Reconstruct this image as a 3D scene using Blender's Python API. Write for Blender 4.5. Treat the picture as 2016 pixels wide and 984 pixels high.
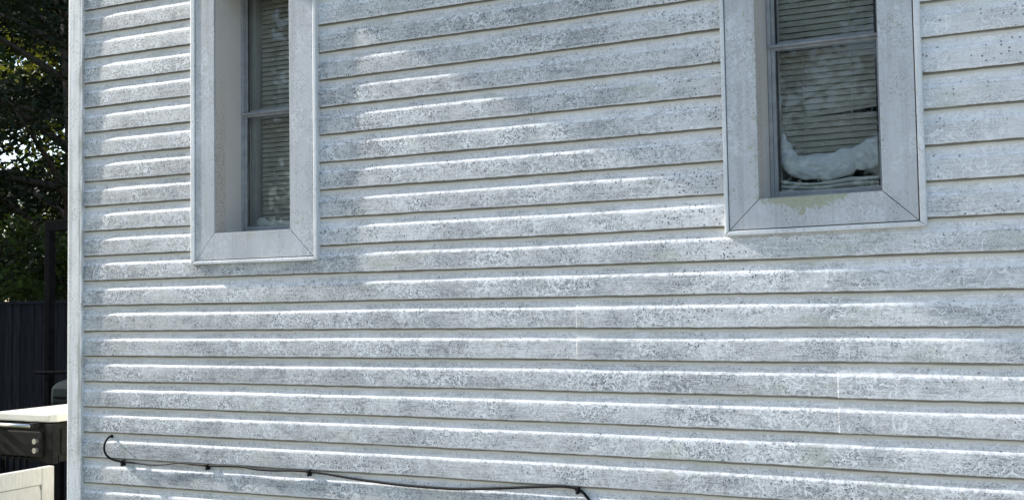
import bpy, bmesh, math, random
import numpy as np
from mathutils import Matrix, Vector, noise as mnoise

for o in list(bpy.data.objects):
    bpy.data.objects.remove(o)
scene = bpy.context.scene
C = scene.collection
R = math.radians
rng = random.Random(7)

# ------------------------------------------------------------------ camera
cam_data = bpy.data.cameras.new("camera")
cam = bpy.data.objects.new("camera", cam_data)
C.objects.link(cam)
right = Vector((0.89685, 0.44205, -0.01591))
up = Vector((0.0359, -0.03688, 0.99867))
fwd = Vector((-0.44088, 0.89623, 0.04895))
m = Matrix.Identity(4)
for i in range(3):
    m[i][0] = right[i]; m[i][1] = up[i]; m[i][2] = -fwd[i]
m.translation = Vector((1.3716, -3.68003, 1.59134))
cam.matrix_world = m
cam_data.sensor_width = 36.0
cam_data.lens = 36.0 * 2150.0 / 2016.0
cam_data.clip_start = 0.05
cam_data.clip_end = 2000
scene.camera = cam

# ------------------------------------------------------------------ sky and sun
SUN = Vector((-1.0, -0.088, 0.55)).normalized()          # towards the sun
elev = math.asin(SUN.z)
azim = math.atan2(SUN.x, SUN.y)                          # clockwise from +Y
world = bpy.data.worlds.new("World")
scene.world = world
world.use_nodes = True
wn = world.node_tree
wn.nodes.clear()
wo = wn.nodes.new("ShaderNodeOutputWorld")
bg = wn.nodes.new("ShaderNodeBackground")
sky = wn.nodes.new("ShaderNodeTexSky")
sky.sky_type = 'NISHITA'
sky.sun_disc = False
sky.sun_elevation = elev
sky.sun_rotation = azim % (2 * math.pi)
sky.air_density = 1.0
sky.dust_density = 1.0
sky.ozone_density = 1.0
wn.links.new(sky.outputs[0], bg.inputs[0])
bg.inputs[1].default_value = 0.15
wn.links.new(bg.outputs[0], wo.inputs[0])

sd = bpy.data.lights.new("sun", 'SUN')
sd.energy = 3.9
sd.angle = R(1.1)
sd.color = (1.0, 0.965, 0.91)
so = bpy.data.objects.new("sun", sd)
C.objects.link(so)
so.rotation_euler = SUN.to_track_quat('Z', 'Y').to_euler()
so.location = (-8, -4, 9)

scene.render.engine = 'CYCLES'
scene.cycles.max_bounces = 7
scene.cycles.diffuse_bounces = 3
scene.cycles.glossy_bounces = 3
scene.cycles.transmission_bounces = 4
scene.cycles.transparent_max_bounces = 10
scene.view_settings.view_transform = 'Standard'
scene.view_settings.look = 'None'
scene.view_settings.gamma = 1.0
scene.view_settings.use_curve_mapping = False
scene.view_settings.exposure = 1.16

# ------------------------------------------------------------------ node helper
class N:
    def __init__(s, name, rough=0.6, spec=0.4):
        s.m = bpy.data.materials.new(name)
        s.m.use_nodes = True
        s.t = s.m.node_tree
        s.t.nodes.clear()
        s.out = s.t.nodes.new("ShaderNodeOutputMaterial")
        s.b = s.t.nodes.new("ShaderNodeBsdfPrincipled")
        s.b.inputs["Roughness"].default_value = rough
        s.b.inputs["Specular IOR Level"].default_value = spec
        s.t.links.new(s.b.outputs[0], s.out.inputs[0])
        s.tc = s.t.nodes.new("ShaderNodeTexCoord")
        s.P = s.tc.outputs["Object"]
    def link(s, a, b):
        if isinstance(a, (int, float)):
            b.default_value = a
        elif isinstance(a, tuple):
            b.default_value = a if len(a) == 4 or b.type == 'VECTOR' else (*a, 1)
        else:
            s.t.links.new(a, b)
    def map(s, scale=(1, 1, 1), loc=(0, 0, 0), src=None):
        n = s.t.nodes.new("ShaderNodeMapping")
        s.link(src or s.P, n.inputs[0])
        n.inputs["Scale"].default_value = scale
        n.inputs["Location"].default_value = loc
        return n.outputs[0]
    def noise(s, scale, detail=3, co=None, dist=0.0, rough=0.55, color=False):
        n = s.t.nodes.new("ShaderNodeTexNoise")
        s.link(co or s.P, n.inputs["Vector"])
        n.inputs["Scale"].default_value = scale
        n.inputs["Detail"].default_value = detail
        n.inputs["Roughness"].default_value = rough
        n.inputs["Distortion"].default_value = dist
        return n.outputs["Color" if color else "Fac"]
    def vor(s, scale, co=None, out="Distance"):
        n = s.t.nodes.new("ShaderNodeTexVoronoi")
        s.link(co or s.P, n.inputs["Vector"])
        n.inputs["Scale"].default_value = scale
        return n.outputs[out]
    def math(s, op, a, b=0.0, c=0.0, clamp=False):
        n = s.t.nodes.new("ShaderNodeMath")
        n.operation = op
        n.use_clamp = clamp
        s.link(a, n.inputs[0]); s.link(b, n.inputs[1]); s.link(c, n.inputs[2])
        return n.outputs[0]
    def step(s, v, lo, hi, a=0.0, b=1.0):
        n = s.t.nodes.new("ShaderNodeMapRange")
        n.interpolation_type = 'SMOOTHSTEP'
        s.link(v, n.inputs[0])
        n.inputs[1].default_value = lo; n.inputs[2].default_value = hi
        n.inputs[3].default_value = a; n.inputs[4].default_value = b
        return n.outputs[0]
    def mix(s, f, a, b, mode='MIX'):
        n = s.t.nodes.new("ShaderNodeMix")
        n.data_type = 'RGBA'
        n.blend_type = mode
        s.link(f, n.inputs[0]); s.link(a, n.inputs[6]); s.link(b, n.inputs[7])
        return n.outputs[2]
    def sep(s, v):
        n = s.t.nodes.new("ShaderNodeSeparateXYZ")
        s.link(v, n.inputs[0])
        return n.outputs
    def uv(s):
        n = s.t.nodes.new("ShaderNodeUVMap")
        n.uv_map = "UVMap"
        return n.outputs[0]
    def rnd(s):
        return s.t.nodes.new("ShaderNodeObjectInfo").outputs["Random"]
    def color(s, c):
        s.link(c, s.b.inputs["Base Color"])
    def bump(s, h, strength=0.3, dist=0.001):
        n = s.t.nodes.new("ShaderNodeBump")
        n.inputs["Strength"].default_value = strength
        n.inputs["Distance"].default_value = dist
        s.link(h, n.inputs["Height"])
        s.t.links.new(n.outputs[0], s.b.inputs["Normal"])

def contours(n, scale, levels, width, dist=1.2, co=None, detail=2):
    """thin winding lines along several levels of a noise field"""
    a = n.math('FRACT', n.math('MULTIPLY', n.noise(scale, detail, co, dist), levels))
    d = n.math('ABSOLUTE', n.math('SUBTRACT', a, 0.5))
    return n.step(d, width * 0.4, width, 1.0, 0.0)

def worm_lines(n, scale, width, dist=1.2, co=None):
    a = n.noise(scale, 2, co, dist)
    d = n.math('ABSOLUTE', n.math('SUBTRACT', a, 0.5))
    return n.step(d, width * 0.35, width, 1.0, 0.0)

# ------------------------------------------------------------------ materials
def mat_siding():
    n = N("weathered_white_vinyl", 0.55, 0.35)
    u = n.uv()
    v = n.sep(u)[1]
    px, py, pz = n.sep(n.P)[0:3]
    clean = n.mix(n.noise(3.0, 3), (0.72, 0.725, 0.715), (0.795, 0.79, 0.775))
    # wood grain, stretched along the board
    grain = n.noise(1.0, 4, n.map((6, 6, 240)), 0.6)
    grain2 = n.noise(1.0, 3, n.map((22, 22, 620)), 0.4)
    g = n.step(n.math('ADD', n.math('MULTIPLY', grain, 0.6), n.math('MULTIPLY', grain2, 0.4)), 0.47, 0.60)
    # large and middle patches of grey grime
    big = n.noise(1.7, 4, n.map((1, 1, 1.6)), 0.4)
    mid = n.noise(9.0, 5, n.map((0.7, 1, 1.5)), 0.8)
    fine = n.noise(95.0, 3, None, 1.1)
    fine2 = n.noise(210.0, 3, None, 0.6)
    faceband = n.step(v, 0.34, 0.46)                       # face below the ledge
    lowedge = n.step(v, 0.90, 0.99, 1.0, 0.35)
    patch = n.step(n.math('ADD', n.math('MULTIPLY', big, 0.55), n.math('MULTIPLY', mid, 0.6)), 0.46, 0.68)
    amount = n.math('MULTIPLY', n.math('MULTIPLY', n.math('ADD', n.math('MULTIPLY', patch, 0.5), n.step(px, -0.2, 1.3, 0.46, 0.30)),
                    n.math('ADD', n.math('MULTIPLY', faceband, 0.55), 0.45)), lowedge)
    amount = n.math('MULTIPLY', amount, n.math('SUBTRACT', 1.0, n.math('MULTIPLY', n.step(px, -0.6, 1.2), n.step(pz, 1.5, 2.1, 0.0, 0.62))))
    film = n.mix(n.math('MULTIPLY', amount, 0.80), clean, (0.295, 0.315, 0.335))
    film = n.mix(n.math('MULTIPLY', n.math('MULTIPLY', g, n.math('ADD', n.math('MULTIPLY', amount, 0.8), 0.12)), 0.85), film, (0.17, 0.18, 0.185))
    # fine dark mottling
    mot = n.step(fine, 0.54, 0.66)
    film = n.mix(n.math('MULTIPLY', n.math('MULTIPLY', mot, amount), 0.85), film, (0.13, 0.145, 0.155))
    sharp = n.math('MULTIPLY', n.step(fine2, 0.54, 0.585), n.step(n.noise(8.0, 4, n.map((0.8, 1, 1.6), (6, 2, 1)), 0.7), 0.36, 0.58))
    film = n.mix(n.math('MULTIPLY', sharp, n.math('ADD', n.math('MULTIPLY', amount, 0.85), 0.24), 0, True), film, (0.06, 0.068, 0.073))
    # drips
    drip = n.math('MULTIPLY', n.step(n.noise(1.0, 3, n.map((38, 38, 2.2))), 0.55, 0.72), 0.22)
    film = n.mix(drip, film, (0.30, 0.31, 0.31))
    # pale winding lines where the growth has receded
    w1 = contours(n, 27.0, 4.0, 0.13, 1.0, n.map((0.8, 1, 1.15)))
    w2 = contours(n, 44.0, 3.0, 0.14, 1.4, n.map((1, 1, 1), (3.1, 0, 1.7)))
    wd = contours(n, 34.0, 4.0, 0.15, 1.2, n.map((1, 1, 1), (1.3, 0, 5.7)))
    dz = n.step(n.noise(7.0, 3, n.map((1, 1, 1.2), (2, 8, 3))), 0.38, 0.62)
    film = n.mix(n.math('MULTIPLY', n.math('MULTIPLY', wd, dz), n.math('ADD', n.math('MULTIPLY', amount, 0.75), 0.08)), film, (0.15, 0.165, 0.175))
    wz = n.step(n.noise(5.0, 3, n.map((1, 1, 1), (7, 0, 2))), 0.40, 0.60)
    worm = n.math('MULTIPLY', n.math('MAXIMUM', w1, w2), n.math('ADD', n.math('MULTIPLY', wz, 0.75), 0.25))
    worm = n.math('MULTIPLY', worm, n.math('ADD', n.math('MULTIPLY', amount, 0.8), 0.15), 0, True)
    film = n.mix(worm, film, (0.80, 0.82, 0.83))
    # broad pale outlines of old growth, mostly towards the right end of the wall
    w3 = contours(n, 15.0, 3.0, 0.085, 1.6, n.map((1, 1, 1.2), (9, 0, 4)))
    w3 = n.math('MULTIPLY', w3, n.math('MULTIPLY', n.step(px, -0.8, 0.8, 0.25, 0.8), n.step(n.noise(4, 2, n.map((1, 1, 1), (3, 3, 8))), 0.40, 0.55)))
    film = n.mix(w3, film, (0.80, 0.81, 0.81))
    # dark mildew spots, denser high on the wall and along the ledge
    vd = n.vor(92.0, n.map((1, 1, 1.0)))
    vr = n.sep(n.vor(92.0, n.map((1, 1, 1.0)), "Color"))[0]
    sz = n.step(n.noise(6.0, 3, n.map((1, 1, 1.3), (1, 5, 9))), 0.42, 0.64)
    ledge = n.math('MULTIPLY', n.step(v, 0.20, 0.36), n.step(v, 0.42, 0.75, 1.0, 0.45))
    high = n.step(pz, 1.35, 2.1, 0.22, 1.0)
    near = n.math('MAXIMUM', n.step(n.math('ABSOLUTE', n.math('SUBTRACT', px, -1.22)), 0.05, 0.30, 1.0, 0.0),
                  n.math('MAXIMUM', n.step(n.math('ABSOLUTE', n.math('SUBTRACT', px, 0.30)), 0.04, 0.30, 1.0, 0.0),
                         n.step(n.math('ABSOLUTE', n.math('SUBTRACT', px, -2.35)), 0.1, 0.35, 0.6, 0.0)))
    sz = n.math('MULTIPLY', sz, n.math('ADD', 0.20, n.math('MULTIPLY', near, 0.95)))
    thr = n.math('MULTIPLY', n.math('MULTIPLY', sz, ledge), n.math('MULTIPLY', high, 1.3))
    on = n.math('LESS_THAN', vr, thr)
    dot = n.math('MULTIPLY', n.step(vd, 0.18, 0.42, 1.0, 0.0), on)
    film = n.mix(n.math('MULTIPLY', dot, 0.85), film, (0.055, 0.062, 0.072))
    # the strip sheltered by the board above keeps its old cream colour
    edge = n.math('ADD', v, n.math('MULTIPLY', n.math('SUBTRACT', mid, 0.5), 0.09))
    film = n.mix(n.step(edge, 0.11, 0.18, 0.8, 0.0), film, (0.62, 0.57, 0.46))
    film = n.mix(n.step(edge, 0.035, 0.085, 0.75, 0.0), film, (0.12, 0.105, 0.075))  # dark band of grime and contact shade painted under the butt edge
    # sunlit highlight painted into the ledge as a paler, grime-free band
    ledge_highlight = n.math('MULTIPLY', n.step(v, 0.33, 0.36), n.step(v, 0.40, 0.45, 1.0, 0.0))
    film = n.mix(n.math('MULTIPLY', ledge_highlight, n.step(n.noise(42, 4, n.map((1, 1, .5)), 0.8), 0.42, 0.56, 0.8, 0.0)), film, (0.78, 0.79, 0.80))
    # black dirt on the drip edge; underside painted dark to deepen its shade line
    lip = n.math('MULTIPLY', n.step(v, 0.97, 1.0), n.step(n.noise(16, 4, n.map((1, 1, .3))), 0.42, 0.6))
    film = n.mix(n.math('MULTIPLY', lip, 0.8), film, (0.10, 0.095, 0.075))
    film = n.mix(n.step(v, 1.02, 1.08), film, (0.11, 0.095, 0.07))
    # faint green near the bottom courses
    gr = n.math('MULTIPLY', n.step(n.noise(4.2, 4, n.map((1, 1, 2), (4, 4, 4))), 0.60, 0.72), 0.35)
    film = n.mix(gr, film, (0.37, 0.40, 0.31))
    tone = n.step(n.rnd(), 0.0, 1.0, 0.93, 1.04)
    tn = n.t.nodes.new('ShaderNodeCombineColor')
    for q in range(3):
        n.link(tone, tn.inputs[q])
    film = n.mix(1.0, film, tn.outputs[0], 'MULTIPLY')
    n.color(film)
    n.bump(n.math('ADD', n.math('MULTIPLY', g, 0.5), n.math('ADD', n.math('MULTIPLY', mot, 0.35), n.math('MULTIPLY', dot, 0.5))), 0.5, 0.0010)
    return n.m

def mat_trim(name, base, dirt, amount=0.5, streak=0.4):
    n = N(name, 0.5, 0.4)
    big = n.noise(4.0, 4, n.map((1, 1, 0.5)))
    fine = n.noise(140, 3, None, 0.6)
    vert = n.noise(1.0, 4, n.map((60, 60, 1.6)), 0.3)
    c = n.mix(n.step(big, 0.35, 0.7), base, tuple(x * 0.86 for x in base))
    c = n.mix(n.math('MULTIPLY', n.step(vert, 0.48, 0.68), streak), c, dirt)
    pz = n.math('MULTIPLY', n.step(fine, 0.50, 0.62), n.step(n.noise(7, 4), 0.41, 0.63))
    c = n.mix(n.math('MULTIPLY', pz, amount), c, dirt)
    w = n.math('MULTIPLY', n.math('MAXIMUM', contours(n, 17.0, 3.0, 0.09, 1.5), contours(n, 40.0, 3.0, 0.12, 1.2)), n.step(n.noise(5, 3, n.map((1, 1, .7), (5, 1, 1))), 0.47, 0.62))
    wdk = n.math('MULTIPLY', contours(n, 36.0, 3.0, 0.13, 1.2, n.map((1, 1, .8), (4, 2, 1))), n.step(n.noise(5, 3, n.map((1, 1, .7), (5.3, 1, 1.2))), 0.47, 0.62))
    c = n.mix(n.math('MULTIPLY', wdk, amount * 0.55), c, dirt)
    c = n.mix(n.math('MULTIPLY', w, 0.6), c, tuple(min(.82, x * 1.35) for x in base))
    vd = n.vor(42.0)
    vr = n.sep(n.vor(42.0, None, "Color"))[0]
    dot = n.math('MULTIPLY', n.step(vd, 0.07, 0.15, 1, 0), n.math('LESS_THAN', vr, 0.06))
    c = n.mix(n.math('MULTIPLY', dot, 0.75), c, (0.10, 0.11, 0.12))
    n.color(c)
    n.bump(fine, 0.12, 0.0006)
    return n, c

def mat_casing():
    n, c = mat_trim("grey_painted_casing", (0.49, 0.505, 0.52), (0.24, 0.25, 0.255), 0.72, 0.3)
    px, py, pz = n.sep(n.P)[0:3]
    # green growth under the lower sash of the wider window, where the sill drains
    dx = n.math('ABSOLUTE', n.math('SUBTRACT', px, 0.655))
    gn = n.noise(42, 6, None, 1.2, 0.65)
    field = n.math('SUBTRACT', n.step(pz, 1.862, 1.932, 0.0, 1.0), n.step(dx, 0.02, 0.20, 0.0, 0.9))
    dripc = n.math('MULTIPLY', n.step(n.math('ABSOLUTE', n.math('SUBTRACT', px, 0.645)), 0.0, 0.022, 0.55, 0.0), n.step(pz, 1.85, 1.88))
    field = n.math('ADD', n.math('MAXIMUM', field, dripc), n.math('MULTIPLY', n.math('SUBTRACT', gn, 0.5), 2.2))
    g = n.math('MULTIPLY', n.step(field, 0.22, 0.56), n.step(pz, 1.845, 1.87))
    c = n.mix(n.math('MULTIPLY', g, 0.72), c, n.mix(n.noise(160, 2), (0.17, 0.19, 0.10), (0.36, 0.38, 0.24)))
    # faint green on the other sill
    d2 = n.math('ABSOLUTE', n.math('SUBTRACT', px, -1.68))
    g2 = n.math('MULTIPLY', n.math('MULTIPLY', n.step(d2, 0.05, 0.16, 1, 0), n.step(pz, 1.865, 1.915)), n.step(gn, 0.45, 0.6))
    c = n.mix(n.math('MULTIPLY', g2, 0.4), c, (0.33, 0.35, 0.27))
    n.color(c)
    return n.m

def mat_jamb():
    n = N("beige_jamb", 0.6, 0.3)
    px, py, pz = n.sep(n.P)[0:3]
    base = n.mix(n.noise(6, 3), (0.52, 0.505, 0.475), (0.58, 0.565, 0.535))
    front = n.math('MULTIPLY', n.step(py, 0.045, 0.068, 1, 0), n.step(pz, 2.15, 2.75, 1.0, 0.25))
    gr = n.step(n.noise(170, 4, None, 0.4, 0.7), 0.46, 0.56)
    c = n.mix(n.math('MULTIPLY', front, 0.75), base, (0.64, 0.58, 0.52))
    c = n.mix(n.math('MULTIPLY', n.math('MULTIPLY', gr, front), 0.7), c, (0.27, 0.23, 0.20))
    n.color(c)
    n.bump(n.math('MULTIPLY', gr, front), 0.5, 0.002)
    return n.m

def mat_simple(name, a, b, scale=8, rough=0.6, spec=0.4, bump=0.0, metal=0.0, stretch=(1, 1, 1)):
    n = N(name, rough, spec)
    f = n.noise(scale, 4, n.map(stretch))
    n.color(n.mix(n.step(f, 0.3, 0.7), a, b))
    n.b.inputs["Metallic"].default_value = metal
    if bump:
        n.bump(f, bump, 0.003)
    return n.m

def mat_glass():
    n = N("window_glass")
    t = n.t
    tr = t.nodes.new("ShaderNodeBsdfTransparent")
    tr.inputs[0].default_value = (0.93, 0.95, 0.945, 1)
    gl = t.nodes.new("ShaderNodeBsdfGlossy")
    gl.inputs["Roughness"].default_value = 0.015
    geo = t.nodes.new("ShaderNodeNewGeometry")
    dt = t.nodes.new("ShaderNodeVectorMath")
    dt.operation = 'DOT_PRODUCT'
    t.links.new(geo.outputs["Incoming"], dt.inputs[0]); t.links.new(geo.outputs["Normal"], dt.inputs[1])
    cosv = n.math('ABSOLUTE', dt.outputs["Value"])
    refl = n.math('ADD', 0.026, n.math('MULTIPLY', n.math('POWER', n.math('SUBTRACT', 1.0, cosv), 5.0), 0.945))
    wav = n.noise(7, 2)
    bp = t.nodes.new("ShaderNodeBump")
    bp.inputs["Strength"].default_value = 0.018
    bp.inputs["Distance"].default_value = 0.004
    t.links.new(wav, bp.inputs["Height"])
    t.links.new(bp.outputs[0], gl.inputs["Normal"])
    mx = t.nodes.new("ShaderNodeMixShader")
    t.links.new(refl, mx.inputs[0])
    t.links.new(tr.outputs[0], mx.inputs[1]); t.links.new(gl.outputs[0], mx.inputs[2])
    # thin film of dust
    df = t.nodes.new("ShaderNodeBsdfDiffuse")
    df.inputs[0].default_value = (0.42, 0.43, 0.41, 1)
    m2 = t.nodes.new("ShaderNodeMixShader")
    dust = n.math('MULTIPLY', n.step(n.noise(14, 5, n.map((1, 1, .6)), 0.8), 0.42, 0.75), 0.07)
    dust = n.math('ADD', dust, n.math('MULTIPLY', worm_lines(n, 12, 0.012, 2.0), 0.05))
    t.links.new(dust, m2.inputs[0])
    t.links.new(mx.outputs[0], m2.inputs[1]); t.links.new(df.outputs[0], m2.inputs[2])
    t.links.new(m2.outputs[0], n.out.inputs[0])
    return n.m

def mat_leaf(name, a, b, trans=0.35):
    n = N(name, 0.6, 0.12)
    c = n.mix(n.noise(1.1, 3), a, b)
    c = n.mix(n.math('MULTIPLY', n.noise(40, 1), 0.5), c, tuple(x * 0.5 for x in a))
    n.color(c)
    tl = n.t.nodes.new("ShaderNodeBsdfTranslucent")
    n.link(n.mix(1.0, c, (1.0, 1.0, 0.45), 'MULTIPLY'), tl.inputs[0])
    mx = n.t.nodes.new("ShaderNodeMixShader")
    mx.inputs[0].default_value = trans
    n.t.links.new(n.b.outputs[0], mx.inputs[1]); n.t.links.new(tl.outputs[0], mx.inputs[2])
    n.t.links.new(mx.outputs[0], n.out.inputs[0])
    return n.m

def mat_ground():
    n = N("dry_lawn", 0.9, 0.1)
    c = n.mix(n.step(n.noise(1.2, 5), 0.35, 0.65), (0.12, 0.135, 0.06), (0.22, 0.19, 0.12))
    c = n.mix(n.step(n.noise(60, 4), 0.4, 0.7), c, (0.06, 0.075, 0.03))
    n.color(c)
    n.bump(n.noise(40, 5), 0.6, 0.03)
    return n.m

def mat_fabric(name, a, b):
    n = N(name, 0.8, 0.15)
    n.color(n.mix(n.noise(25, 4), a, b))
    n.bump(n.noise(60, 4, None, 0.5), 0.4, 0.004)
    return n.m

M = {}
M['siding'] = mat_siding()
_n, _c = mat_trim("white_corner_trim", (0.77, 0.775, 0.765), (0.29, 0.29, 0.265), 0.6, 0.4)
_px = _n.sep(_n.P)[0]
_side = _n.step(_px, -2.712, -2.676)
_str = _n.math('MULTIPLY', _side, _n.step(_n.noise(14, 5, _n.map((1.5, 1, .35)), 0.8), 0.42, 0.62))
_c = _n.mix(_n.math('MULTIPLY', _str, 0.62), _c, (0.28, 0.27, 0.225))
_n.color(_c)
M['post'] = _n.m
M['channel'] = mat_trim("white_trim_channel", (0.68, 0.695, 0.70), (0.30, 0.31, 0.31), 0.5, 0.15)[0].m
M['casing'] = mat_casing()
M['jamb'] = mat_jamb()
M['alu'] = mat_simple("grey_aluminium", (0.25, 0.265, 0.28), (0.33, 0.345, 0.355), 30, 0.45, 0.5)
M['seal'] = mat_simple("black_seal", (0.012, 0.012, 0.013), (0.02, 0.02, 0.022), 30, 0.6)
M['glass'] = mat_glass()
M['slat'] = mat_simple("tan_blind_slat", (0.30, 0.285, 0.235), (0.37, 0.35, 0.30), 18, 0.5, 0.3, 0, 0, (1, 1, 4))
M['cord'] = mat_simple("blind_cord", (0.30, 0.29, 0.26), (0.36, 0.35, 0.3), 50)
M['room'] = mat_simple("room_plaster", (0.09, 0.085, 0.08), (0.12, 0.115, 0.105), 4, 0.8)
M['inner_jamb'] = mat_simple("inner_jamb_paint", (0.36, 0.37, 0.36), (0.42, 0.43, 0.42), 8, 0.5)
M['bag'] = mat_fabric("white_plastic_padding", (0.52, 0.545, 0.56), (0.66, 0.68, 0.69))
M['cloth'] = mat_fabric("off_white_cloth", (0.50, 0.50, 0.47), (0.62, 0.61, 0.57))
M['rubber'] = mat_simple("black_cable_rubber", (0.004, 0.004, 0.005), (0.009, 0.009, 0.010), 60, 0.6, 0.2)
M['soffit'] = mat_simple("white_soffit", (0.60, 0.60, 0.57), (0.68, 0.68, 0.65), 5)
M['shingle'] = mat_simple("grey_shingle", (0.10, 0.10, 0.10), (0.16, 0.155, 0.15), 30, 0.9, 0.2, 0.5)
M['block'] = mat_simple("foundation_block", (0.26, 0.255, 0.24), (0.34, 0.33, 0.31), 12, 0.9, 0.2, 0.4)
def mat_fence():
    n = N("dark_stained_wood", 0.95, 0.02)
    f = n.noise(3, 4, n.map((22, 22, 1.2)))
    c = n.mix(n.step(f, 0.3, 0.7), (0.010, 0.0115, 0.016), (0.027, 0.029, 0.036))
    c = n.mix(n.math('MULTIPLY', n.rnd(), 0.7), c, (0.010, 0.012, 0.016))
    k = n.vor(5.0, n.map((3, 1, 1)))
    c = n.mix(n.step(k, 0.05, 0.12, 0.8, 0.0), c, (0.002, 0.002, 0.002))
    n.color(c)
    n.bump(f, 0.3, 0.003)
    return n.m
M['fence'] = mat_fence()
M['black'] = mat_simple("black_powder_coat", (0.003, 0.0035, 0.005), (0.006, 0.0065, 0.008), 20, 0.9, 0.02)
M['blackplastic'] = mat_simple("black_plastic", (0.009, 0.009, 0.008), (0.018, 0.018, 0.016), 14, 0.7, 0.12, 0.1)
M['cream'] = mat_simple("cream_plastic", (0.68, 0.65, 0.555), (0.75, 0.72, 0.62), 9, 0.5)
M['creamboard'] = mat_simple("cream_board", (0.52, 0.50, 0.44), (0.62, 0.60, 0.53), 16, 0.6, 0.3, 0.1, 0, (1, 6, 1))
M['silver'] = mat_simple("silver_metal", (0.55, 0.55, 0.54), (0.68, 0.68, 0.67), 30, 0.32, 0.5, 0, 0.9)
M['teal'] = mat_simple("dark_teal_enamel", (0.006, 0.012, 0.014), (0.010, 0.018, 0.021), 6, 0.8, 0.06)
M['bark'] = mat_simple("bark", (0.035, 0.028, 0.022), (0.075, 0.062, 0.05), 9, 0.9, 0.1, 0.8, 0, (3, 3, .7))
M['leaf_dark'] = mat_leaf("dark_evergreen_leaf", (0.010, 0.017, 0.007), (0.020, 0.030, 0.011), 0.15)
M['leaf_mid'] = mat_leaf("green_leaf", (0.030, 0.055, 0.014), (0.055, 0.085, 0.022), 0.4)
M['leaf_gold'] = mat_leaf("yellow_green_leaf", (0.09, 0.11, 0.022), (0.14, 0.135, 0.028), 0.45)
M['ground'] = mat_ground()

# ------------------------------------------------------------------ mesh helpers
def put(o, parent=None):
    C.objects.link(o)
    if parent is not None:
        o.parent = parent
        if parent.type == 'EMPTY':
            o.matrix_parent_inverse = Matrix.Translation(-Vector(parent.location))
    return o

def mesh(name, verts, faces, mat, parent=None, uvs=None, smooth=False):
    me = bpy.data.meshes.new(name)
    me.from_pydata(verts, [], faces)
    if uvs is not None:
        lay = me.uv_layers.new(name="UVMap")
        idx = np.empty(len(me.loops), dtype=np.int32)
        me.loops.foreach_get("vertex_index", idx)
        lay.data.foreach_set("uv", np.asarray(uvs, dtype=np.float32)[idx].ravel())
    if smooth:
        me.polygons.foreach_set("use_smooth", [True] * len(me.polygons))
    me.materials.append(mat)
    me.update()
    return put(bpy.data.objects.new(name, me), parent)

def bmobj(name, bm, mat, parent=None, smooth=False, bevel=0.0):
    bmesh.ops.recalc_face_normals(bm, faces=bm.faces)
    if bevel:
        bmesh.ops.bevel(bm, geom=[e for e in bm.edges if e.calc_face_angle(0) > 0.6], offset=bevel, segments=2,
                        affect='EDGES', profile=0.6)
    me = bpy.data.meshes.new(name)
    bm.to_mesh(me); bm.free()
    if smooth:
        me.polygons.foreach_set("use_smooth", [True] * len(me.polygons))
    me.materials.append(mat)
    return put(bpy.data.objects.new(name, me), parent)

def box(bm, x0, x1, y0, y1, z0, z1):
    vs = [bm.verts.new(p) for p in ((x0, y0, z0), (x1, y0, z0), (x1, y1, z0), (x0, y1, z0),
                                    (x0, y0, z1), (x1, y0, z1), (x1, y1, z1), (x0, y1, z1))]
    for f in ((0, 1, 2, 3), (4, 5, 6, 7), (0, 1, 5, 4), (1, 2, 6, 5), (2, 3, 7, 6), (3, 0, 4, 7)):
        bm.faces.new([vs[i] for i in f])

def boxobj(name, dims, mat, parent=None, bevel=0.0):
    bm = bmesh.new()
    box(bm, *dims)
    return bmobj(name, bm, mat, parent, bevel=bevel)

def prism(bm, poly, axis, a, b):
    """closed polygon in the two other axes, extruded along axis from a to b"""
    def pt(p, t):
        return {'x': (t, p[0], p[1]), 'y': (p[0], t, p[1]), 'z': (p[0], p[1], t)}[axis]
    v0 = [bm.verts.new(pt(p, a)) for p in poly]
    v1 = [bm.verts.new(pt(p, b)) for p in poly]
    n = len(poly)
    bm.faces.new(v0); bm.faces.new(v1)
    for i in range(n):
        bm.faces.new((v0[i], v0[(i + 1) % n], v1[(i + 1) % n], v1[i]))

def tube(bm, pts, rad, seg=8, cap=True):
    pts = [Vector(p) for p in pts]
    rad = rad if isinstance(rad, (list, tuple)) else [rad] * len(pts)
    rings = []
    ref = Vector((0.13, 0.31, 0.94))
    for i, p in enumerate(pts):
        t = (pts[min(i + 1, len(pts) - 1)] - pts[max(i - 1, 0)]).normalized()
        a = t.cross(ref)
        if a.length < 1e-3:
            a = t.cross(Vector((1, 0, 0)))
        a.normalize()
        b = t.cross(a)
        rings.append([bm.verts.new(p + (a * math.cos(q) + b * math.sin(q)) * rad[i])
                      for q in [2 * math.pi * k / seg for k in range(seg)]])
    for r0, r1 in zip(rings, rings[1:]):
        for k in range(seg):
            bm.faces.new((r0[k], r0[(k + 1) % seg], r1[(k + 1) % seg], r1[k]))
    if cap:
        bm.faces.new(rings[0]); bm.faces.new(rings[-1])

def spline(pts, n=8):
    """Catmull-Rom through the points"""
    P = [Vector(p) for p in pts]
    P = [P[0] * 2 - P[1]] + P + [P[-1] * 2 - P[-2]]
    out = []
    for i in range(1, len(P) - 2):
        for k in range(n):
            t = k / n
            out.append(0.5 * ((2 * P[i]) + (P[i + 1] - P[i - 1]) * t + (2 * P[i - 1] - 5 * P[i] + 4 * P[i + 1] - P[i + 2]) * t * t
                              + (3 * P[i] - P[i - 1] - 3 * P[i + 1] + P[i + 2]) * t ** 3))
    out.append(P[-2])
    return out

def empty(name, loc, label, cat, group=None):
    o = bpy.data.objects.new(name, None)
    o.location = loc
    o.empty_display_size = 0.2
    C.objects.link(o)
    return tag(o, label, cat, group)

def tag(o, label, cat, group=None):
    o["label"] = label
    o["category"] = cat
    if group:
        o["group"] = group
    return o

def nz(x, y=0.0, z=0.0):
    return mnoise.noise(Vector((x, y, z)))

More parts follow.
